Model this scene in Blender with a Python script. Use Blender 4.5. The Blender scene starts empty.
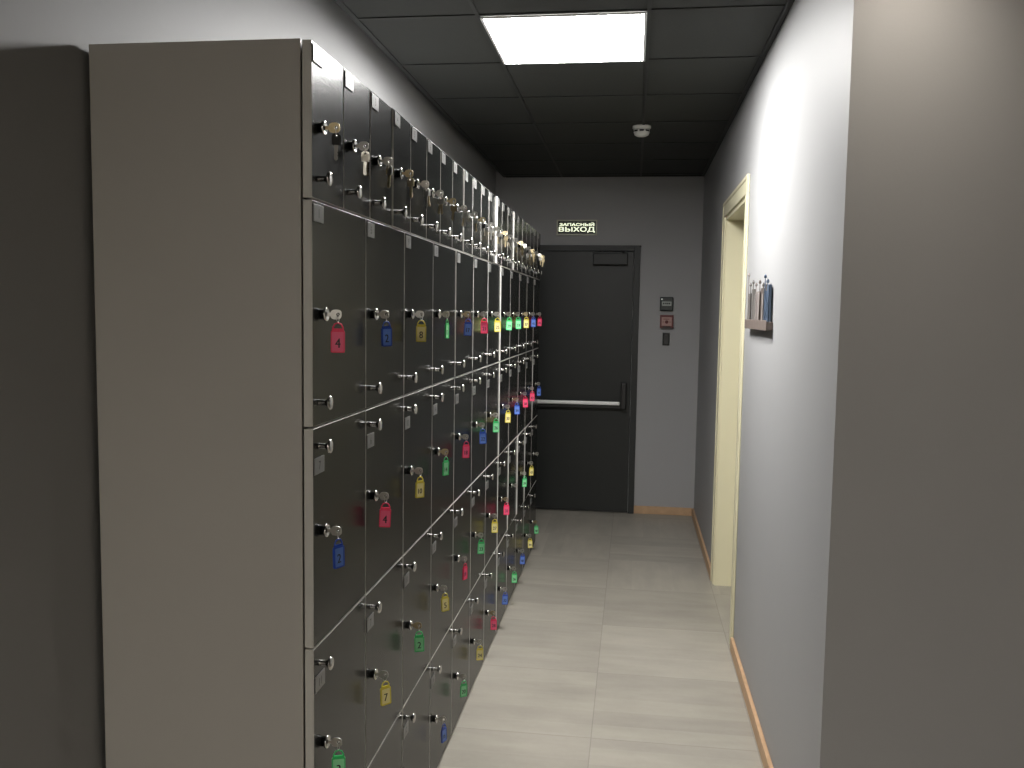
import bpy, bmesh, math, random
from mathutils import Vector, Matrix
random.seed(7)
C = bpy.context.scene.collection
PI = math.pi

# ------------------------------------------------------------------ measures (metres)
EYE = 1.58
XL, T, D = -0.6315, 0.019, 0.445          # plane of the locker doors, door thickness, carcass depth
Y0, COLW, NCOL = 1.6815, 0.3541, 12
TOPN = 22
TOPW = COLW * NCOL / TOPN
ZT = [0.010, 0.4371, 0.8863, 1.3417, 1.7961, 2.1018]
XR, YB, ZC, XW, YC = 0.507, 6.978, 2.639, -1.108, 2.287
XCE = -1.045                               # edge of the suspended ceiling, a shadow gap short of the wall
XE, YR = 4.4, -4.6                         # far sides of the front room

# ------------------------------------------------------------------ materials
MATS = {}
def mat(name, col=(.5, .5, .5), rough=.5, metal=0., spec=.5, emit=None, estr=0., noise=0., nscale=30., bump=0., bscale=200., trans=0.):
    if name in MATS: return MATS[name]
    m = bpy.data.materials.new(name); m.use_nodes = True
    nt = m.node_tree; N = nt.nodes; L = nt.links
    b = N['Principled BSDF']
    b.inputs['Base Color'].default_value = (*col, 1)
    b.inputs['Roughness'].default_value = rough
    b.inputs['Metallic'].default_value = metal
    b.inputs['Specular IOR Level'].default_value = spec
    if trans: b.inputs['Transmission Weight'].default_value = trans
    if emit:
        b.inputs['Emission Color'].default_value = (*emit, 1)
        b.inputs['Emission Strength'].default_value = estr
    if noise or bump:
        tc = N.new('ShaderNodeTexCoord')
    if noise:
        n = N.new('ShaderNodeTexNoise'); n.inputs['Scale'].default_value = nscale; n.inputs['Detail'].default_value = 4
        L.new(tc.outputs['Object'], n.inputs['Vector'])
        mx = N.new('ShaderNodeMix'); mx.data_type = 'RGBA'
        mx.inputs['A'].default_value = (*[c * (1 - noise) for c in col], 1)
        mx.inputs['B'].default_value = (*[min(1, c * (1 + noise)) for c in col], 1)
        L.new(n.outputs['Fac'], mx.inputs['Factor']); L.new(mx.outputs['Result'], b.inputs['Base Color'])
    if bump:
        n2 = N.new('ShaderNodeTexNoise'); n2.inputs['Scale'].default_value = bscale; n2.inputs['Detail'].default_value = 2
        L.new(tc.outputs['Object'], n2.inputs['Vector'])
        bp = N.new('ShaderNodeBump'); bp.inputs['Strength'].default_value = bump; bp.inputs['Distance'].default_value = .002
        L.new(n2.outputs['Fac'], bp.inputs['Height']); L.new(bp.outputs['Normal'], b.inputs['Normal'])
    MATS[name] = m
    return m

PAINT = mat('wall_paint_grey', (.37, .37, .375), .55, noise=.03, nscale=3, bump=.12, bscale=90, spec=.35)
CEIL = mat('ceiling_tile_black', (.048, .050, .047), .8, noise=.06, nscale=60, spec=.25)
CEILBAR = mat('ceiling_grid_black', (.030, .031, .030), .6, spec=.3)
LAMP = mat('lamp_diffuser', (.9, .9, .9), .5, emit=(1.0, .985, .96), estr=75)
LAMP_REAR = mat('rear_lamp_diffuser', (.9, .9, .9), .5, emit=(1.0, .93, .82), estr=165)
LAMP_SPOT = mat('downlight_lens', (.9, .9, .9), .5, emit=(1.0, .90, .76), estr=290)
WHITE = mat('white_plastic', (.75, .75, .73), .4)
WHITE_METAL = mat('lamp_frame_white', (.8, .8, .8), .4)
MELAMINE = mat('grey_melamine', (.40, .385, .36), .42, noise=.03, nscale=8, bump=.03, bscale=300, spec=.3)
CARC = mat('carcass_grey', (.10, .10, .095), .6)
EDGE = mat('door_edge_grey', (.50, .49, .46), .4)
BLACK = mat('black_gloss_laminate', (.007, .008, .0075), .24, spec=.17, bump=.015, bscale=260)
CHROME = mat('chrome', (.60, .59, .57), .18, 1.0)
STEEL = mat('key_steel', (.50, .49, .46), .32, 1.0)
BRASS = mat('key_brass', (.40, .33, .20), .36, 1.0)
DARKHOLE = mat('dark_slot', (.01, .01, .01), .6)
PLATE = mat('number_plate_grey', (.17, .17, .165), .35, noise=.05, nscale=120)
INK = mat('ink_dark', (.012, .012, .014), .6)
KEYBLACK = mat('key_head_black', (.015, .015, .015), .35)
TAGC = {'red': (.80, .022, .10), 'blue': (.02, .07, .42), 'yellow': (.72, .60, .06), 'green': (.03, .48, .13)}
CARDC = {'red': (.82, .10, .22), 'blue': (.13, .24, .62), 'yellow': (.85, .76, .36), 'green': (.25, .66, .34)}
TAGM = {k: mat('tag_plastic_' + k, v, .28, spec=.5) for k, v in TAGC.items()}
CARDM = {k: mat('tag_card_' + k, v, .4) for k, v in CARDC.items()}
CREAM = mat('door_trim_cream', (.70, .66, .47), .4, noise=.03, nscale=5)
CREAM2 = mat('door_leaf_cream', (.62, .58, .42), .45)
WOOD = mat('baseboard_wood', (.52, .34, .20), .5, noise=.2, nscale=22)
DOORG = mat('steel_door_charcoal', (.026, .028, .027), .42, spec=.3, noise=.05, nscale=4, bump=.03, bscale=150)
DOORF = mat('steel_door_frame', (.032, .034, .033), .45, spec=.3)
BLKPLA = mat('black_plastic', (.012, .012, .012), .4)
ALU = mat('panic_bar_aluminium', (.88, .88, .87), .45, .35)
SIGNB = mat('sign_housing', (.62, .62, .50), .5)
SIGNF = mat('sign_face_dark', (.006, .012, .006), .4)
SIGNL = mat('sign_lettering_lit', (.9, .9, .8), .5, emit=(.93, 1.0, .70), estr=1.15)
CALLRED = mat('call_point_red', (.13, .018, .018), .4)
CALLPALE = mat('call_point_plate', (.46, .27, .24), .5)
DEVG = mat('button_housing_dark', (.02, .028, .025), .4)
DEVL = mat('button_label_grey', (.42, .46, .43), .5)
LED = mat('indicator_white', (.8, .8, .8), .4, emit=(.9, 1, .95), estr=.35)
SHELFW = mat('rack_wood_brown', (.15, .12, .105), .6, noise=.25, nscale=30)
SL = [mat('rack_slat_grey', (.13, .12, .112), .6, noise=.2, nscale=25), mat('rack_slat_pale', (.24, .21, .20), .6, noise=.15, nscale=25),
      mat('rack_slat_brown', (.09, .07, .06), .6, noise=.2, nscale=25), mat('rack_slat_blue', (.075, .11, .17), .55, noise=.2, nscale=25)]

def floor_material():
    m = bpy.data.materials.new('floor_tile_concrete'); m.use_nodes = True
    nt = m.node_tree; N = nt.nodes; L = nt.links; b = N['Principled BSDF']
    def node(t, **k):
        n = N.new(t)
        for a, v in k.items(): setattr(n, a, v)
        return n
    def math_(op, a, bb=None, clamp=False):
        n = node('ShaderNodeMath', operation=op, use_clamp=clamp)
        for i, x in enumerate((a, bb)):
            if x is None: continue
            if isinstance(x, (int, float)): n.inputs[i].default_value = x
            else: L.new(x, n.inputs[i])
        return n.outputs[0]
    def noise(vec, sc, det=3):
        n = node('ShaderNodeTexNoise'); n.inputs['Scale'].default_value = sc; n.inputs['Detail'].default_value = det
        L.new(vec, n.inputs['Vector']); return n.outputs['Fac']
    def comb(x, y, z=0.):
        n = node('ShaderNodeCombineXYZ')
        for i, v in enumerate((x, y, z)):
            if isinstance(v, (int, float)): n.inputs[i].default_value = v
            else: L.new(v, n.inputs[i])
        return n.outputs[0]
    tc = node('ShaderNodeTexCoord'); sp = node('ShaderNodeSeparateXYZ'); L.new(tc.outputs['Object'], sp.inputs[0])
    P = .6065
    tx = math_('DIVIDE', math_('SUBTRACT', sp.outputs[0], -.118 - 20 * P), P)
    ty = math_('DIVIDE', math_('SUBTRACT', sp.outputs[1], 3.185 - 20 * P), P)
    ix, iy = math_('FLOOR', tx), math_('FLOOR', ty)
    fx, fy = math_('FRACT', tx), math_('FRACT', ty)
    wn = node('ShaderNodeTexWhiteNoise', noise_dimensions='2D'); L.new(comb(ix, iy), wn.inputs['Vector'])
    rnd = wn.outputs['Value']
    # streak direction swaps from tile to tile
    sw = math_('GREATER_THAN', rnd, .52)
    inv = math_('SUBTRACT', 1., sw)
    u = math_('ADD', math_('MULTIPLY', fx, sw), math_('MULTIPLY', fy, inv))
    w = math_('ADD', math_('MULTIPLY', fy, sw), math_('MULTIPLY', fx, inv))
    off = math_('MULTIPLY', rnd, 37.)
    streak = noise(comb(math_('MULTIPLY', u, 9.), math_('ADD', math_('MULTIPLY', w, 2.2), off), off), 1.0, 4)
    # bands of the casting inside each tile
    band = math_('FLOOR', math_('ADD', math_('MULTIPLY', u, 5.), math_('MULTIPLY', rnd, 3.)))
    wn2 = node('ShaderNodeTexWhiteNoise', noise_dimensions='3D'); L.new(comb(band, ix, iy), wn2.inputs['Vector'])
    cloud = noise(tc.outputs['Object'], 2.2, 4)
    fine = noise(tc.outputs['Object'], 45., 3)
    v = math_('MULTIPLY', math_('SUBTRACT', streak, .5), .36)
    v = math_('ADD', v, math_('MULTIPLY', math_('SUBTRACT', wn2.outputs['Value'], .5), .15))
    v = math_('ADD', v, math_('MULTIPLY', math_('SUBTRACT', rnd, .5), .07))
    v = math_('ADD', v, math_('MULTIPLY', math_('SUBTRACT', cloud, .5), .34))
    v = math_('ADD', v, math_('MULTIPLY', math_('SUBTRACT', fine, .5), .08))
    v = math_('ADD', v, 1.)
    ex = math_('MINIMUM', fx, math_('SUBTRACT', 1., fx)); ey = math_('MINIMUM', fy, math_('SUBTRACT', 1., fy))
    e = math_('MINIMUM', ex, ey)
    grout = math_('LESS_THAN', e, .0032)
    v = math_('MULTIPLY', v, math_('SUBTRACT', 1., math_('MULTIPLY', grout, .24)))
    mul = node('ShaderNodeVectorMath', operation='SCALE'); mul.inputs[0].default_value = (.345, .322, .277); L.new(v, mul.inputs['Scale'])
    L.new(mul.outputs[0], b.inputs['Base Color'])
    b.inputs['Roughness'].default_value = .42
    b.inputs['Specular IOR Level'].default_value = .35
    return m
FLOOR = floor_material()
PAINT2 = mat('front_room_low_bounce', (.15, .145, .14), .6, noise=.03, nscale=3)  # unseen walls, colour set darker to cut bounce light on the left wall

# ------------------------------------------------------------------ mesh helpers
def box(bm, x0, x1, y0, y1, z0, z1, mi=0, bev=0., seg=1):
    r = bmesh.ops.create_cube(bm, size=1)
    vs = r['verts']
    for v in vs:
        v.co = Vector(((x0 + x1) / 2 + v.co.x * (x1 - x0), (y0 + y1) / 2 + v.co.y * (y1 - y0), (z0 + z1) / 2 + v.co.z * (z1 - z0)))
    fs = set(f for v in vs for f in v.link_faces)
    for f in fs: f.material_index = mi
    if bev:
        es = list(set(e for v in vs for e in v.link_edges))
        r2 = bmesh.ops.bevel(bm, geom=es, offset=bev, segments=seg, affect='EDGES', profile=.5)
        for f in r2['faces']: f.material_index = mi

def lathe(bm, prof, M=Matrix(), n=20, mi=0):
    """prof: (radius, height) pairs along local +Z."""
    rings = []
    for r, h in prof:
        if r < 1e-6: rings.append([bm.verts.new(M @ Vector((0, 0, h)))])
        else: rings.append([bm.verts.new(M @ Vector((r * math.cos(2 * PI * k / n), r * math.sin(2 * PI * k / n), h))) for k in range(n)])
    for a, b in zip(rings, rings[1:]):
        for k in range(n):
            k2 = (k + 1) % n
            if len(a) == 1 and len(b) == 1: continue
            if len(a) == 1: f = bm.faces.new((a[0], b[k], b[k2]))
            elif len(b) == 1: f = bm.faces.new((a[k], a[k2], b[0]))
            else: f = bm.faces.new((a[k], a[k2], b[k2], b[k]))
            f.smooth = True; f.material_index = mi

def tube(bm, pts, r, n=8, closed=False, mi=0):
    pts = [Vector(p) for p in pts]; m = len(pts); rings = []
    up = Vector((0.31, .77, .55))
    for i, p in enumerate(pts):
        a = pts[(i - 1) % m] if (closed or i > 0) else p
        b = pts[(i + 1) % m] if (closed or i < m - 1) else p
        t = (b - a).normalized(); s = t.cross(up).normalized(); q = s.cross(t)
        rings.append([bm.verts.new(p + r * (math.cos(2 * PI * k / n) * s + math.sin(2 * PI * k / n) * q)) for k in range(n)])
    rng = range(m) if closed else range(m - 1)
    for i in rng:
        a, b = rings[i], rings[(i + 1) % m]
        for k in range(n):
            f = bm.faces.new((a[k], a[(k + 1) % n], b[(k + 1) % n], b[k])); f.smooth = True; f.material_index = mi
    if not closed:
        bm.faces.new(rings[0][::-1]).material_index = mi; bm.faces.new(rings[-1]).material_index = mi

def prism(bm, outline, y0, y1, hole=None, mi=0):
    """outline: list of (x, z) swept along y; hole: a same-length loop giving a ring."""
    def loop(pts, y): return [bm.verts.new((x, y, z)) for x, z in pts]
    o0, o1 = loop(outline, y0), loop(outline, y1); n = len(outline)
    fs = []
    for k in range(n): fs.append(bm.faces.new((o0[k], o0[(k + 1) % n], o1[(k + 1) % n], o1[k])))
    if hole:
        h0, h1 = loop(hole, y0), loop(hole, y1)
        for k in range(n):
            k2 = (k + 1) % n
            fs.append(bm.faces.new((h0[k2], h0[k], h1[k], h1[k2])))
            fs.append(bm.faces.new((o0[k2], o0[k], h0[k], h0[k2])))
            fs.append(bm.faces.new((o1[k], o1[k2], h1[k2], h1[k])))
    else:
        fs.append(bm.faces.new(o0[::-1])); fs.append(bm.faces.new(o1))
    for f in fs: f.material_index = mi

def mesh(name, bm, mats):
    bmesh.ops.recalc_face_normals(bm, faces=bm.faces[:])
    me = bpy.data.meshes.new(name); bm.to_mesh(me); bm.free()
    for m in (mats if isinstance(mats, (list, tuple)) else [mats]): me.materials.append(m)
    return me

def obj(name, me, parent=None, loc=(0, 0, 0), rot=(0, 0, 0)):
    o = bpy.data.objects.new(name, me); C.objects.link(o)
    o.location = loc; o.rotation_euler = rot
    if parent is not None: o.parent = parent
    return o

def part(name, bm, mats, parent=None, loc=(0, 0, 0), rot=(0, 0, 0)):
    return obj(name, mesh(name, bm, mats), parent, loc, rot)

def tag(o, label, cat=None, group=None, kind=None):
    o['label'] = label
    if cat: o['category'] = cat
    if group: o['group'] = group
    if kind: o['kind'] = kind
    return o

def thing(name, label, cat, loc=(0, 0, 0), rz=0., group=None, kind=None):
    o = bpy.data.objects.new(name, None); C.objects.link(o)
    o.empty_display_size = .05
    o.location = loc; o.rotation_euler = (0, 0, rz)
    return tag(o, label, cat, group, kind)

TXT = {}
def redraw_soft_sign(vs, fs, idx):
    """The font's soft sign fills badly: draw that letter (the idx-th from the start) as a stem and an open bowl."""
    par = list(range(len(vs)))
    def find(i):
        while par[i] != i: i = par[i]
        return i
    for f in fs:
        for i in f[1:]: par[find(i)] = find(f[0])
    isl = {}
    for f in fs:
        for i in f: isl.setdefault(find(i), set()).add(i)
    rows = sorted(isl.values(), key=lambda g: min(vs[i].x for i in g))
    g = rows[idx]
    x0, x1 = min(vs[i].x for i in g), max(vs[i].x for i in g); y0, y1 = min(vs[i].y for i in g), max(vs[i].y for i in g)
    fs = [f for f in fs if f[0] not in g]
    keep = sorted({i for f in fs for i in f}); mp = {i: k for k, i in enumerate(keep)}
    nv = [vs[i] for i in keep]; nf = [tuple(mp[i] for i in f) for f in fs]
    h = y1 - y0; st = .15 * h; yb = y0 + .60 * h
    def quad(*p):
        k = len(nv); nv.extend(Vector((a, c, 0)) for a, c in p); nf.append(tuple(range(k, k + len(p))))
    quad((x0, y0), (x0 + st, y0), (x0 + st, y1), (x0, y1))
    ry = (yb - y0) / 2; cy = (yb + y0) / 2; cx = x1 - ry; xi = x0 + st
    t = .12 * h
    quad((xi, y0), (cx, y0), (cx, y0 + t), (xi, y0 + t)); quad((xi, yb - t), (cx, yb - t), (cx, yb), (xi, yb))
    for k in range(12):
        a, b = -PI / 2 + PI * k / 12, -PI / 2 + PI * (k + 1) / 12
        P = lambda r, ang, sx: (cx + sx * math.cos(ang), cy + r * math.sin(ang))
        quad(P(ry - t, a, ry - st), P(ry, a, ry), P(ry, b, ry), P(ry - t, b, ry - st))
    return nv, nf
def text_geo(s, bold=0.):
    """Flat outline of a string: points scaled to unit height around its own centre, and its faces."""
    if s in TXT: return TXT[s]
    cu = bpy.data.curves.new('text', 'FONT'); cu.body = s.replace('Ы', 'ЬI'); cu.size = 1; cu.resolution_u = 8; cu.offset = bold
    to = bpy.data.objects.new('text', cu); C.objects.link(to)
    bpy.context.view_layer.update()
    dg = bpy.context.evaluated_depsgraph_get()
    me = bpy.data.meshes.new_from_object(to.evaluated_get(dg))
    vs = [v.co.copy() for v in me.vertices]; fs = [tuple(p.vertices) for p in me.polygons]
    if 'Ы' in s: vs, fs = redraw_soft_sign(vs, fs, s.index('Ы'))
    bpy.data.objects.remove(to); bpy.data.curves.remove(cu); bpy.data.meshes.remove(me)
    x0, x1 = min(v.x for v in vs), max(v.x for v in vs); y0, y1 = min(v.y for v in vs), max(v.y for v in vs)
    vs = [((v.x - (x0 + x1) / 2) / (y1 - y0), (v.y - (y0 + y1) / 2) / (y1 - y0)) for v in vs]
    TXT[s] = (vs, fs, (x1 - x0) / (y1 - y0))
    return TXT[s]

def add_text(bm, s, f, mi):
    """f maps text (u, v) in unit heights to a 3-D point."""
    vs, fs, _ = text_geo(s)
    nv = [bm.verts.new(f(u, v)) for u, v in vs]
    for q in fs:
        try: bm.faces.new([nv[i] for i in q]).material_index = mi
        except ValueError: pass

# ------------------------------------------------------------------ the setting
def struct(name, bm, m, label, cat):
    return tag(part(name, bm, m), label, cat, kind='structure')

W = .15
b = bmesh.new(); box(b, XW - W, XE + W, YR - W, YB + W, -.1, 0)
struct('floor', b, FLOOR, 'grey beige concrete-look tiled floor of the corridor', 'floor')
b = bmesh.new(); box(b, XCE, XE + W, YR - W, YB + W, ZC, ZC + .1); box(b, XW - W, XE + W, YR - W, YB + W, ZC + .1, ZC + .2)
struct('ceiling', b, CEIL, 'black suspended tile ceiling over the corridor', 'ceiling')
b = bmesh.new(); box(b, XW - W, XW, YR, YB, 0, ZC + .1)
struct('wall_left', b, PAINT, 'grey painted wall behind the lockers', 'wall')
b = bmesh.new(); box(b, XW - W, XR + .6, YB, YB + W, 0, ZC); box(b, XW - W, XCE, YB, YB + W, ZC, ZC + .1)
struct('wall_back', b, PAINT, 'grey painted end wall with the exit door', 'wall')
OY0, OY1, OZ = 4.25, 5.18, 2.135            # doorway in the corridor wall
b = bmesh.new()
box(b, XR, XR + W, YC, OY0 - .01, 0, ZC); box(b, XR, XR + W, OY1 + .01, YB, 0, ZC); box(b, XR, XR + W, OY0 - .01, OY1 + .01, OZ + .01, ZC)
struct('wall_right', b, PAINT, 'grey corridor wall with the cream doorway', 'wall')
b = bmesh.new(); box(b, XR + W, XE, YC, YC + W, 0, ZC)
struct('wall_partition', b, PAINT, 'grey wall facing the viewer beside the corridor mouth', 'wall')
b = bmesh.new(); box(b, XE, XE + W, YR, YC + W, 0, ZC)
struct('wall_east', b, PAINT2, 'grey side wall of the front room', 'wall')
b = bmesh.new(); box(b, XW - W, XE + W, YR - W, YR, 0, ZC); box(b, XW - W, XCE, YR - W, YR, ZC, ZC + .1)
struct('wall_rear', b, PAINT2, 'grey rear wall of the front room', 'wall')

# ceiling grid and wall angles
LX, LY, LP = -.5748, 3.213, .594
GP = .609
b = bmesh.new()
xs = [LX - .0075 + GP * k for k in range(-1, 9)]
ys = [LY - .0075 + GP * k for k in range(-13, 7)]
for x in xs:
    if XCE + .03 < x < XE - .03:
        far = YB if x < XR - .02 else YC
        box(b, x - .0075, x + .0075, YR + .002, far - .022, ZC - .004, ZC - .0002)
for y in ys:
    if YR + .03 < y < YB - .03:
        xe = XR if y > YC - .02 else XE
        box(b, XCE + .022, xe - .022, y - .0075, y + .0075, ZC - .0042, ZC - .0002)
struct('trim_1', b, CEILBAR, 'thin black grid bars between the ceiling tiles', 'ceiling grid')
b = bmesh.new()
box(b, XCE, XCE + .022, YR + .001, YB - .001, ZC - .004, ZC - .0003)
box(b, XR - .022, XR - .0005, YC, YB - .001, ZC - .006, ZC - .0003)
box(b, XCE + .022, XR - .022, YB - .022, YB - .0005, ZC - .006, ZC - .0003)
struct('trim_2', b, CEILBAR, 'black angle strip where the corridor walls meet the ceiling', 'ceiling trim')

# baseboards
BH, BT = .062, .016
def board(name, x0, x1, y0, y1, label):
    bb = bmesh.new(); box(bb, x0, x1, y0, y1, .0005, BH, bev=.002)
    struct(name, bb, WOOD, label, 'baseboard')
board('baseboard_back', .040, XR - BT, YB - BT, YB - .0005, 'light wooden baseboard beside the exit door')
board('baseboard_right', XR - BT, XR - .0005, YC, 4.163, 'light wooden baseboard between the wall corner and the cream doorway')
board('baseboard_right_far', XR - BT, XR - .0005, 5.267, YB - BT, 'light wooden baseboard between the cream doorway and the end wall')
board('baseboard_partition', XR - BT, XE - .001, YC - BT, YC - .0005, 'light wooden baseboard under the wall facing the viewer')
board('baseboard_left', XW + .0005, XW + BT, YR + .001, Y0 - .03, 'light wooden baseboard before the lockers')

# cream doorway in the corridor wall
dr = thing('door_2', 'cream framed doorway in the corridor side wall', 'doorway', (XR, (OY0 + OY1) / 2, 0), kind='structure')
def casing_bm(fx):
    bb = bmesh.new(); cw = .085; zo = OZ + cw
    yn, yf = OY0 - cw, OY1 + cw
    a, c = -.011, -.0005
    if fx: a, c = W + .0005, W + .016
    oy = (OY0 + OY1) / 2
    box(bb, a, c, yn - oy, OY0 - oy, .0008, OZ, bev=.003)
    box(bb, a, c, OY1 - oy, yf - oy, .0008, OZ, bev=.003)
    box(bb, a, c, yn - oy, yf - oy, OZ, zo, bev=.003)
    s = 1 if fx else -1                     # raised outer bead of the casing
    if not fx:
        box(bb, a - .004, a, yn - oy, yn + .02 - oy, .0008, zo, bev=.002)
        box(bb, a - .004, a, yf - .02 - oy, yf - oy, .0008, zo, bev=.0015)
        box(bb, a - .004, a, yn + .02 - oy, yf - .02 - oy, zo - .02, zo, bev=.002)
    return bb
part('casing', casing_bm(0), CREAM, dr); 
bb = bmesh.new(); oy = (OY0 + OY1) / 2
box(bb, -.001, W, OY0 - .009 - oy, OY0 + .012 - oy, .0008, OZ)
box(bb, -.001, W, OY1 - .012 - oy, OY1 + .009 - oy, .0008, OZ)
box(bb, -.001, W, OY0 + .012 - oy, OY1 - .012 - oy, OZ - .021, OZ + .009)
box(bb, .098, .108, OY0 + .012 - oy, OY0 + .024 - oy, .0008, OZ - .021)
box(bb, .098, .108, OY1 - .024 - oy, OY1 - .012 - oy, .0008, OZ - .021)
box(bb, .098, .108, OY0 + .024 - oy, OY1 - .024 - oy, OZ - .033, OZ - .021)
part('jamb', bb, CREAM, dr)
bb = bmesh.new(); box(bb, .109, .147, OY0 + .015 - oy, OY1 - .015 - oy, .006, OZ - .024, bev=.002)
lf = part('leaf', bb, CREAM2, dr)
bb = bmesh.new()
lathe(bb, [(0, 0), (.024, 0), (.024, .006), (.009, .008), (.009, .04), (0, .041)], Matrix.Translation((.109, OY0 + .075 - oy, 1.0)) @ Matrix.Rotation(-PI / 2, 4, 'Y'), 20)
box(bb, .066, .078, OY0 + .068 - oy, OY0 + .19 - oy, .992, 1.008, bev=.004, seg=2)
part('handle', bb, CHROME, lf)

# ------------------------------------------------------------------ exit door in the end wall
dx0, dx1 = -.962, .038
ed = thing('door_1', 'charcoal steel exit door with a silver push bar', 'exit door', ((dx0 + dx1) / 2, YB, 0), kind='structure')
ox = (dx0 + dx1) / 2
b = bmesh.new()
fw = .046
for a, c, z0, z1 in ((dx0 - ox, dx0 + fw - ox, .0008, 2.10), (dx1 - fw - ox, dx1 - ox, .0008, 2.10), (dx0 + fw - ox, dx1 - fw - ox, 2.062, 2.10)):
    box(b, a, c, -.030, -.0005, z0, z1, bev=.002)
box(b, dx0 - .006 - ox, dx1 + .006 - ox, -.035, -.030, 2.092, 2.106)         # lip above the frame
part('door_frame', b, DOORF, ed)
b = bmesh.new(); box(b, dx0 + fw + .004 - ox, dx1 - fw - .004 - ox, -.026, -.0008, .010, 2.058, bev=.0015)
leaf = part('door_leaf', b, DOORG, ed)
b = bmesh.new(); box(b, dx0 + fw + .003 - ox, dx1 - fw - .003 - ox, -.032, -.0262, .010, .020)
part('drop_seal', b, BLKPLA, leaf)
b = bmesh.new()                                                             # closer body
box(b, -.325 - ox, -.057 - ox, -.078, -.0262, 1.954, 2.044, bev=.006, seg=2)
cl = part('door_closer', b, DOORF, ed)
b = bmesh.new(); lathe(b, [(0, 0), (.012, 0), (.012, .016), (0, .016)], Matrix.Translation((-.09 - ox, -.052, 2.0445)), 14)
box(b, -.27 - ox, -.083 - ox, -.060, -.044, 2.0605, 2.068, bev=.002); box(b, -.285 - ox, -.262 - ox, -.062, -.031, 2.058, 2.076, bev=.002)
part('closer_arm', b, DOORF, cl)
b = bmesh.new(); box(b, -.870 - ox, -.092 - ox, -.105, -.080, .866, .894, bev=.006, seg=2)
pb = part('push_bar', b, ALU, ed)
b = bmesh.new(); box(b, -.871 - ox, -.086 - ox, -.079, -.0262, .838, .882, bev=.003)
part('push_bar_rail', b, BLKPLA, pb)
for i, (a, c, z0, z1) in enumerate(((-.086, -.042, .836, 1.042), (-.905, -.871, .836, 1.0))):
    b = bmesh.new(); box(b, a - ox, c - ox, -.112, -.0262, z0, z1, bev=.008, seg=3)
    part('push_bar_bracket', b, BLKPLA, ed)
for z in (.25, 1.05, 1.85):
    b = bmesh.new(); lathe(b, [(0, 0), (.009, 0), (.009, .1), (0, .1)], Matrix.Translation((dx0 + fw + .002 - ox, -.0445, z)), 12)
    part('hinge', b, DOORF, leaf)

# ------------------------------------------------------------------ lit exit sign
sx, sz = (-.616 - .301) / 2, (2.184 + 2.303) / 2
sg = thing('exit_sign', 'small lit emergency exit sign with pale lettering above the steel door', 'exit sign', (sx, YB, sz))
b = bmesh.new()
sw_, sh_ = .315, .119
def rect(w, h): return [(-w / 2, -h / 2), (w / 2, -h / 2), (w / 2, h / 2), (-w / 2, h / 2)]
prism(b, rect(sw_, sh_), -.026, -.0005, hole=rect(sw_ - .020, sh_ - .020))
box(b, -sw_ / 2 + .009, sw_ / 2 - .009, -.012, -.0006, -sh_ / 2 + .009, sh_ / 2 - .009)
part('housing', b, SIGNB, sg)
b = bmesh.new(); box(b, -sw_ / 2 + .0101, sw_ / 2 - .0101, -.021, -.0122, -sh_ / 2 + .0101, sh_ / 2 - .0101)
part('face_panel', b, SIGNF, sg)
b = bmesh.new()
for s, zc, h, wd in (('ЗАПАСНЫЙ', .0255, .027, .270), ('ВЫХОД', -.0170, .043, .278)):
    ar = text_geo(s)[2]; k = wd / (ar * h)
    for q, (du, dv) in enumerate(((0, 0), (.0011, .0005), (-.0011, -.0005), (.0011, -.0005), (-.0011, .0005))):
        add_text(b, s, lambda u, v: Vector((u * h * k + du, -.0216 - .00004 * q, zc + v * h + dv)), 0)
part('lettering', b, SIGNL, sg)

# ------------------------------------------------------------------ wall devices beside the exit door
o = thing('exit_button', 'dark square exit button box with a grey label, uppermost of three wall devices', 'exit button', (.249, YB, 1.659))
b = bmesh.new(); box(b, -.051, .051, -.036, -.0005, -.053, .053, bev=.008, seg=3); part('housing', b, DEVG, o)
b = bmesh.new(); box(b, -.036, .036, -.039, -.0362, -.014, .018, mi=0)
for k, (u0, u1) in enumerate(((-.029, -.018), (-.015, -.006), (-.003, .010), (.013, .028))):
    box(b, u0, u1, -.0395, -.0391, -.004, .010, mi=1)
part('label_plate', b, [DEVL, DEVG], o)
b = bmesh.new(); lathe(b, [(0, 0), (.006, 0), (.005, .003), (0, .0035)], Matrix.Translation((-.037, -.0362, .036)) @ Matrix.Rotation(PI / 2, 4, 'X'), 14); part('indicator_lamp', b, LED, o)
b = bmesh.new()
for k in range(3): box(b, -.016 + k * .018, -.008 + k * .018, -.0375, -.0362, .030, .042, bev=.001)
part('keypad', b, BLKPLA, o)
o = thing('fire_call_point', 'red square fire call point with a pale plate, between two dark devices', 'fire alarm', (.253, YB, 1.5235))
b = bmesh.new(); prism(b, rect(.102, .100), -.042, -.0005, hole=rect(.078, .068)); box(b, -.040, .040, -.030, -.0006, -.035, .035); part('housing', b, CALLRED, o)
b = bmesh.new(); box(b, -.0385, .0385, -.036, -.0302, -.0335, .0335, mi=0)
lathe(b, [(0, 0), (.013, 0), (.013, .0008), (0, .0008)], Matrix.Translation((0, -.0361, -.004)) @ Matrix.Rotation(PI / 2, 4, 'X'), 20, mi=1)
for s in (-1, 1): box(b, s * .025 - .006, s * .025 + .006, -.0368, -.0361, -.006, -.002, mi=1)
box(b, -.026, .020, -.0366, -.0361, .016, .021, mi=1)
part('press_plate', b, [CALLPALE, CALLRED], o)
b = bmesh.new(); box(b, -.030, .030, -.0435, -.0422, -.048, -.038); part('test_flap', b, BLKPLA, o)
o = thing('card_reader', 'slim black card reader on the wall, lowest of three wall devices', 'card reader', (.253, YB, 1.387))
b = bmesh.new(); box(b, -.025, .025, -.024, -.0005, -.047, .047, bev=.007, seg=3); part('housing', b, BLKPLA, o)
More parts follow.
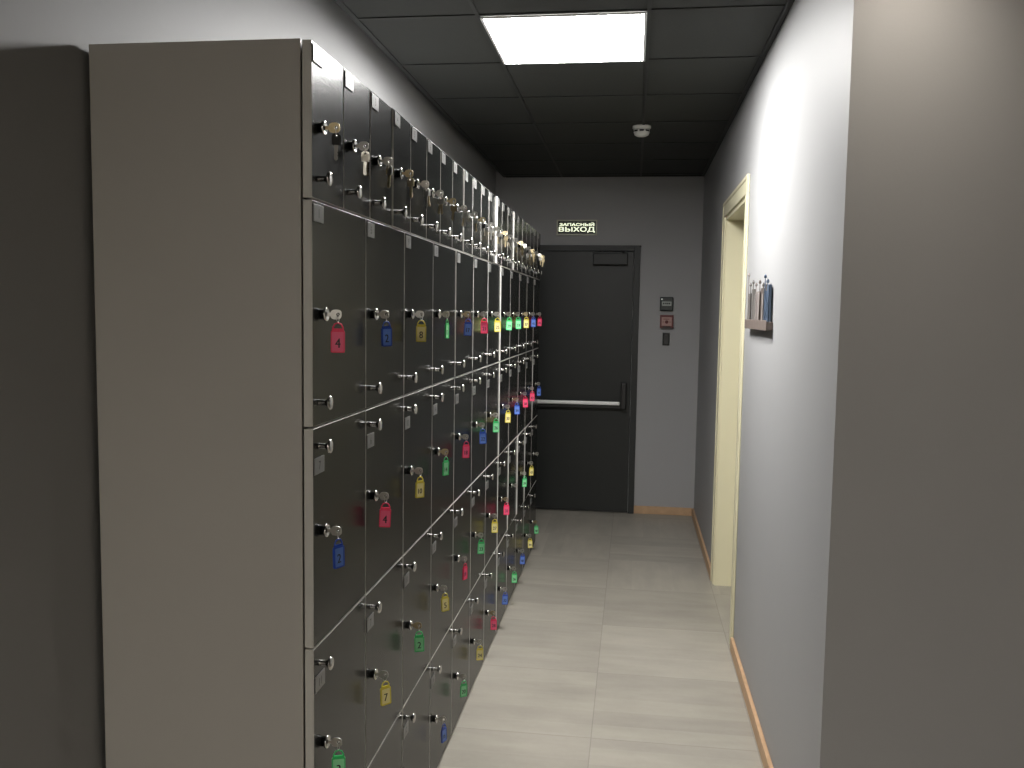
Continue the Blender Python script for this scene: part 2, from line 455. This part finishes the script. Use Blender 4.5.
b = bmesh.new(); box(b, -.027, .027, -.003, -.0003, -.049, .049, bev=.001); part('wall_mount', b, DEVG, o)
b = bmesh.new(); lathe(b, [(0, 0), (.004, 0), (.003, .0015), (0, .0018)], Matrix.Translation((0, -.0242, .030)) @ Matrix.Rotation(PI / 2, 4, 'X'), 12); part('indicator_lamp', b, DEVG, o)

# ------------------------------------------------------------------ ceiling fixtures
def panel_light(x, y, label, m, name='ceiling_light'):
    t = thing(name, label, 'ceiling light', (x + LP / 2, y + LP / 2, ZC))
    bb = bmesh.new(); h = LP / 2
    for a in ((-h, h, -h, -h + .010), (-h, h, h - .010, h), (-h, -h + .010, -h + .010, h - .010), (h - .010, h, -h + .010, h - .010)):
        box(bb, *a, -.011, -.0045)
    part('frame', bb, WHITE_METAL, t)
    bb = bmesh.new(); box(bb, -h + .0101, h - .0101, -h + .0101, h - .0101, -.009, -.0046)
    part('diffuser', bb, m, t)
panel_light(LX, LY, 'square white light panel glowing in the black corridor ceiling', LAMP)
panel_light(XCE + .005, LY - 11 * GP, 'square light panel in the ceiling of the front room behind the viewer', LAMP_REAR)
t = thing('downlight', 'small round black downlight on the ceiling close above the wall facing the viewer', 'downlight', (.62, 2.06, ZC))
b = bmesh.new(); lathe(b, [(.0502, -.0045), (.056, -.0045), (.056, -.066), (.054, -.068), (.0515, -.066), (.0502, -.0045)], Matrix(), 28); part('housing', b, BLKPLA, t)
b = bmesh.new(); lathe(b, [(0, -.0046), (.0495, -.0046), (.0495, -.008), (.03, -.0095), (0, -.010)], Matrix(), 28); part('lens', b, LAMP_SPOT, t)

t = thing('smoke_detector', 'small round white smoke detector on the black ceiling', 'smoke detector', (.017, 5.142, ZC))
b = bmesh.new(); lathe(b, [(0, -.0005), (.052, -.0005), (.052, -.014), (.046, -.018), (0, -.018)], Matrix(), 32); part('mounting_base', b, WHITE, t)
b = bmesh.new(); lathe(b, [(0, -.0185), (.045, -.0185), (.046, -.034), (.040, -.050), (.026, -.058), (0, -.060)], Matrix(), 32); part('sensor_head', b, WHITE, t)
b = bmesh.new()
for k in range(8):
    a = 2 * PI * k / 8 - PI / 2
    M = Matrix.Rotation(a, 4, 'Z')
    bb = bmesh.new(); box(bb, .041, .0462, -.012, .012, -.035, -.027)
    for f in bb.faces: b.faces.new([b.verts.new(M @ v.co) for v in f.verts])
    bb.free()
part('smoke_inlet', b, DARKHOLE, t)

# ------------------------------------------------------------------ slatted rack on the corridor wall
rk = thing('wall_rack', 'small wall ledge with upright grey and blue slats, beside the cream doorway', 'wall rack', (XR, 3.655, 1.545))
b = bmesh.new(); box(b, -.022, -.0008, -.315, .315, -.018, .012, bev=.0015); lg = part('ledge', b, SHELFW, rk)
b = bmesh.new(); box(b, -.026, -.0225, -.316, .316, -.021, .018, bev=.001); part('ledge_front', b, SHELFW, lg)
yy = -.292
for k, (w_, h_, mi) in enumerate(((.062, .150, 3), (.055, .128, 3), (.030, .155, 1), (.045, .120, 1), (.062, .142, 2), (.075, .125, 1), (.070, .132, 1), (.095, .120, 0), (.080, .145, 0), (.090, .128, 0))):
    b = bmesh.new(); w_ *= .86; y1 = yy + w_ - .005
    box(b, -.016 - .003 * (k % 2), -.006, yy, y1, .0125, h_, bev=.0015)
    part('slat', b, SL[mi], rk)
    yy += w_
for (py, ph, pm) in ((-.336, .168, 3), (-.262, .188, 3), (-.212, .158, 0), (-.10, .172, 2), (.02, .165, 1), (.12, .178, 0), (.22, .170, 0), (.30, .215, 1)):
    b = bmesh.new(); py *= .87; box(b, -.0215, -.0195, py, py + .013, .0125, ph - .012, bev=.001)
    lathe(b, [(.0, 0), (.0045, 0), (.0054, .006), (.003, .013), (0, .015)], Matrix.Translation((-.0205, py + .0065, ph - .0125)), 12)
    part('post', b, SL[pm], rk)

# ------------------------------------------------------------------ lockers
b = bmesh.new(); box(b, XL - T - D, XL - T - .003, Y0, Y0 + .018, .0005, ZT[-1], bev=.0008)
tag(part('locker_end_panel', b, MELAMINE), 'tall plain grey panel closing the near end of the locker bank', 'locker panel')

def knob_mesh():
    bm = bmesh.new(); M = Matrix.Rotation(PI / 2, 4, 'Y')
    lathe(bm, [(0, .0003), (.0064, .0003), (.0060, .003), (.0056, .016), (.0066, .0195), (.0118, .0222), (.0144, .0242), (.0146, .0262), (.0132, .0286), (.0085, .0302), (0, .0307)], M, 24)
    return mesh('knob', bm, CHROME)
def lock_mesh():
    bm = bmesh.new(); M = Matrix.Rotation(PI / 2, 4, 'Y')
    lathe(bm, [(0, .0003), (.0105, .0003), (.0102, .0055), (.0138, .0085), (.0142, .0115), (.0128, .0134), (.0108, .0128), (.0086, .0116), (0, .0114)], M, 24)
    box(bm, .0113, .0118, -.0012, .0012, -.0042, .0042, mi=1)
    return mesh('lock', bm, [CHROME, DARKHOLE])
KNOB, LOCK = knob_mesh(), lock_mesh()

def door_mesh(w, h):
    bm = bmesh.new()
    box(bm, -T, 0, -w, 0, 0, h, bev=.0013)
    bm.normal_update()
    for f in bm.faces: f.material_index = 0 if abs(f.normal.x) > .99 else 1
    return mesh('door', bm, [BLACK, EDGE])

def plate_mesh(s):
    """number plate, its lower near corner at the origin, lying on the door face."""
    bm = bmesh.new(); box(bm, .0003, .0028, 0, .056, 0, .034, bev=.0006)
    if s:
        h = .017
        add_text(bm, s, lambda u, v: Vector((.00295, .028 + u * h, .017 + v * h)), 1)
    return mesh('number_plate', bm, [PLATE, INK])

PROUD_TOP = {3: .0035, 8: .0040, 12: .0080, 15: .0065}
PROUD = {(0, 7): .0045, (1, 7): .0045, (2, 9): .006, (2, 8): .004, (2, 10): .004, (3, 7): .004, (1, 11): .003, (0, 4): .0025, (2, 7): .0025}
ORD = ['first', 'second', 'third', 'fourth', 'fifth', 'sixth', 'seventh', 'eighth', 'ninth', 'tenth', 'eleventh', 'twelfth', 'thirteenth', 'fourteenth', 'fifteenth',
       'sixteenth', 'seventeenth', 'eighteenth', 'nineteenth', 'twentieth', 'twenty-first', 'twenty-second']
TIERS = [  # label, rows of doors
    'topmost tier of narrow glossy black lockers, bare keys in their locks',
    'second tier from the top of glossy black lockers, knobs at the bottom of the doors',
    'middle tier of glossy black lockers, at waist height, knobs above the plates',
    'fourth tier from the top of glossy black lockers, below waist height',
    'lowest tier of glossy black lockers, standing on the floor']
LOCKS = {}                                  # (tier, column) -> world point on the lock's front, angle
for ti in range(5):
    zb, zt = ZT[4 - ti] + .002, ZT[5 - ti] - .002
    n, w = (TOPN, TOPW) if ti == 0 else (NCOL, COLW)
    L = n * w
    x_root = XL - T - D / 2
    root = thing('locker_cabinet', TIERS[ti], 'lockers', (x_root, Y0 + L / 2, zb), group='tiers of the black locker bank')
    h = zt - zb
    b = bmesh.new(); box(b, -D / 2, D / 2 - .0045, -L / 2 + .0185, L / 2, 0, h)
    part('carcass', b, CARC, root)
    gap = .0034
    dm = door_mesh(w - gap, h)
    for c in range(n):
        ye = Y0 + (c + 1) * w - gap / 2     # hinge edge
        proud = (PROUD_TOP.get(c) if ti == 0 else PROUD.get((ti - 1, c)))
        if proud is None: proud = random.uniform(0, .0009)
        if c == 0: proud = 0.
        ang = math.asin(proud / w)
        d = obj('door', dm, root, (D / 2 + T, ye - (Y0 + L / 2), 0), (0, 0, ang))
        ky, ly = -(w - gap) + .030, -(w - gap) + .050
        if ti == 0: kz, lz, pz, ly = .040, .142, h - .0395, -(w - gap) + .042
        elif ti == 1: kz, lz, pz = .047, h / 2 + .0005, h - .041
        else: kz, lz, pz = h - .038, h - .218, h - .095
        obj('knob', KNOB, d, (0, ky, kz)); obj('lock', LOCK, d, (0, ly, lz))
        num = str(c + 1) if ti == 0 else str((ti - 1) + 4 * c + 1)
        if ti > 0 and c == 0: num = ['1', '7', '11', '4'][ti - 1]
        obj('number_plate', plate_mesh(num), d, (0, -(w - gap) + .004, pz))
        R3 = Matrix.Rotation(ang, 3, 'Z')
        LOCKS[(ti, c)] = (Vector((XL, ye, zb)) + R3 @ Vector((.0120, ly, lz)), ang)

# ------------------------------------------------------------------ keys
def circ(cx, cz, r, n=16, a0=0.): return [(cx + r * math.cos(a0 + 2 * PI * k / n), cz + r * math.sin(a0 + 2 * PI * k / n)) for k in range(n)]
def key_mesh(m, name='key', blackhead=False):
    """lies along +X from the lock face: shaft, then a pierced round bow."""
    bm = bmesh.new()
    box(bm, .0001, .0085, -.0009, .0009, -.0036, .0036)
    out = [(.0195 + .0115 * math.copysign(abs(math.cos(a)) ** .7, math.cos(a)), .0100 * math.copysign(abs(math.sin(a)) ** .7, math.sin(a))) for a in [2 * PI * k / 20 for k in range(20)]]
    prism(bm, out, -.0011, .0011, hole=circ(.0235, 0, .0042, 20))
    return mesh(name, bm, m)
def hang_key_mesh(m, head):
    """a spare key hanging down from its bow at the origin."""
    bm = bmesh.new()
    prism(bm, [(-.0085, -.019), (.0085, -.019), (.0095, -.008), (.0085, 0), (.004, .003), (-.004, .003), (-.0085, 0), (-.0095, -.008)], -.0016, .0016, hole=[(-.0026, -.004), (.0026, -.004), (.0031, -.002), (.0026, 0), (.0012, .0012), (-.0012, .0012), (-.0026, 0), (-.0031, -.002)], mi=1)
    prism(bm, [(-.0036, -.047), (0, -.050), (.0036, -.047), (.0036, -.042), (.0024, -.040), (.0036, -.037), (.0022, -.034), (.0036, -.031), (.0036, -.0192), (-.0036, -.0192)], -.001, .001, mi=0)
    return mesh('spare_key', bm, [m, head])
def ring_mesh(r, t):
    bm = bmesh.new(); tube(bm, [(r * math.cos(2 * PI * k / 22), 0, r * math.sin(2 * PI * k / 22)) for k in range(22)], t, 6, True)
    return mesh('split_ring', bm, STEEL)
KEY_S, KEY_B = key_mesh(STEEL), key_mesh(BRASS)
SPARES = [hang_key_mesh(STEEL, KEYBLACK), hang_key_mesh(BRASS, BRASS), hang_key_mesh(STEEL, STEEL), hang_key_mesh(BRASS, STEEL)]
RING = ring_mesh(.0085, .0008)
def tag_frame_mesh(c):
    bm = bmesh.new()
    w, h = .028, .045
    def rr(w, h, r, n=4):
        p = []
        for (sx, sz, a0) in ((1, 1, 0), (-1, 1, PI / 2), (-1, -1, PI), (1, -1, 1.5 * PI)):
            for k in range(n):
                a = a0 + PI / 2 * k / (n - 1); p.append((sx * (w / 2 - r) + r * math.cos(a), sz * (h / 2 - r) + r * math.sin(a)))
        return p
    def sh(p, dz): return [(x, z + dz) for x, z in p]
    cz = -.016 - h / 2
    prism(bm, sh(rr(w, h, .0025), cz), -.0026, .0026, hole=sh(rr(w - .0046, h - .0056, .0012), cz))
    # the loop over the top
    arch = [(-.0108, -.0165), (-.0100, -.0095), (-.0064, -.0028), (0, -.0004), (.0064, -.0028), (.0100, -.0095), (.0108, -.0165)]
    tube(bm, [(x, 0, z) for x, z in arch], .0016, 8)
    prism(bm, [(-.0100, -.0162), (.0100, -.0162), (.0088, -.0118), (-.0088, -.0118)], -.0016, .0016)
    return mesh('tag', bm, TAGM[c])
def tag_card_mesh(c, s):
    bm = bmesh.new(); cz = -.016 - .0225
    box(bm, -.0116, .0116, -.0014, .0014, cz - .0195, cz + .0195)
    for sd in (-1, 1):
        h = .019 if len(s) == 1 else .0145
        for q, du in enumerate((0, .0005, -.0005)):
            add_text(bm, s, lambda u, v: Vector(((-u if sd > 0 else u) * h * .8 + du, (.00150 + .00004 * q) * sd, cz - .003 + v * h)), 1)
    return mesh('label_insert', bm, [CARDM[c], INK])
FRAMES = {k: tag_frame_mesh(k) for k in TAGC}

COLS = {1: 'RBYGBRYGGYBR', 2: 'BRYGRBGYBRRB', 3: 'GYGYRGYR-GY-', 4: '---BGYRBGBYG'}
NAMES = {'R': 'red', 'B': 'blue', 'Y': 'yellow', 'G': 'green'}
NUMS = {1: ['4', '2', '8', '13', '17', '21', '25', '29', '33', '37', '41', '45'], 2: ['2', '4', '10', '14', '18', '22', '26', '30', '34', '38', '42', '46'],
        3: ['3', '7', '2', '5', '19', '23', '27', '31', '35', '39', '43', '47'], 4: ['4', '8', '12', '16', '20', '24', '28', '32', '36', '40', '44', '48']}
YAW = {(1, 0): 15, (1, 1): 50, (1, 2): 20, (1, 3): 82, (1, 4): 30, (1, 5): 12, (2, 0): 62, (2, 1): 15, (2, 2): 48, (2, 3): 64, (2, 4): 42, (3, 0): 20, (3, 1): 46, (3, 2): 20, (3, 3): 44, (3, 4): 70,
       (4, 3): 70, (4, 4): 42, (4, 5): 20, (4, 6): 12}
TIERW = {1: 'second tier down', 2: 'middle tier', 3: 'fourth tier down', 4: 'lowest tier'}
for (ti, c), (p, ang) in LOCKS.items():
    if ti == 0:
        k = thing('locker_key', 'bare metal key with spare, %s narrow locker from the near end, topmost tier' % ORD[c], 'key', p, ang, 'bare keys in the topmost tier')
        obj('key', KEY_S if c % 3 else KEY_B, k, (0, 0, 0), (random.uniform(-.2, .2), 0, 0))
        obj('split_ring', RING, k, (.0235, 0, -.0072), (0, 0, PI / 2 + random.uniform(-.4, .4)))
        sp = SPARES[0] if c in (0, 9) else SPARES[1 + (c % 3)]
        obj('spare_key', sp, k, (.0235, 0, -.0145), (0, random.uniform(-.12, .12), random.uniform(-.5, .5)))
        if c in (1, 2, 4, 5, 7): obj('spare_key', SPARES[1 + ((c + 1) % 3)], k, (.0235, .0045, -.0145), (0, random.uniform(-.25, .25), random.uniform(-.2, .6)))
        continue
    ch = COLS[ti][c]
    if ch == '-':
        if ti == 3:
            k = thing('locker_key', 'untagged bare key, %s locker from the near end, %s' % (ORD[c], TIERW[ti]), 'key', p, ang)
            obj('key', KEY_S, k); obj('split_ring', RING, k, (.0235, 0, -.0072), (0, 0, PI / 2))
        continue
    col = NAMES[ch]
    k = thing('locker_key', 'key with %s plastic tag, %s locker from the near end, %s' % (col, ORD[c], TIERW[ti]), 'key tag', p, ang, 'coloured key tags on the locker doors')
    obj('key', KEY_S if (c + ti) % 5 else KEY_B, k, (0, 0, 0), (random.uniform(-.15, .15), 0, 0))
    obj('split_ring', RING, k, (.0235, 0, -.0072), (0, 0, PI / 2 + random.uniform(-.3, .3)))
    yaw = math.radians(YAW.get((ti, c), random.uniform(-2, 40))) 
    f = obj('tag', FRAMES[col], k, (.0235, 0, -.0165), (0, random.uniform(-.05, .05), yaw - ang))
    f['label'] = col + ' plastic tag'
    obj('label_insert', tag_card_mesh(col, NUMS[ti][c]), f)

# ------------------------------------------------------------------ camera
cam = bpy.data.cameras.new('camera'); cam.sensor_width = 36; cam.lens = 881.74 / 1024 * 36; cam.clip_start = .02
co = bpy.data.objects.new('camera', cam); C.objects.link(co)
ya, pi_, ro = math.radians(7.77710254), math.radians(4.67388164), math.radians(.84508252)
f = Vector((-math.sin(ya), math.cos(ya), 0)); r = Vector((math.cos(ya), math.sin(ya), 0)); u = Vector((0, 0, 1))
f2 = math.cos(pi_) * f - math.sin(pi_) * u; u2 = math.sin(pi_) * f + math.cos(pi_) * u
r3 = math.cos(ro) * r + math.sin(ro) * u2; u3 = -math.sin(ro) * r + math.cos(ro) * u2
M = Matrix((r3, u3, -f2)).transposed().to_4x4(); M.translation = (0, 0, EYE)
co.matrix_world = M
S = bpy.context.scene
S.camera = co
w = bpy.data.worlds.new('world'); S.world = w; w.use_nodes = True
w.node_tree.nodes['Background'].inputs[0].default_value = (0, 0, 0, 1)
S.view_settings.view_transform = 'Standard'; S.view_settings.look = 'None'
S.view_settings.exposure = 0.; S.view_settings.gamma = 1.; S.view_settings.use_curve_mapping = False
S.cycles.use_denoising = True
S.cycles.max_bounces = 8; S.cycles.diffuse_bounces = 3; S.cycles.glossy_bounces = 4
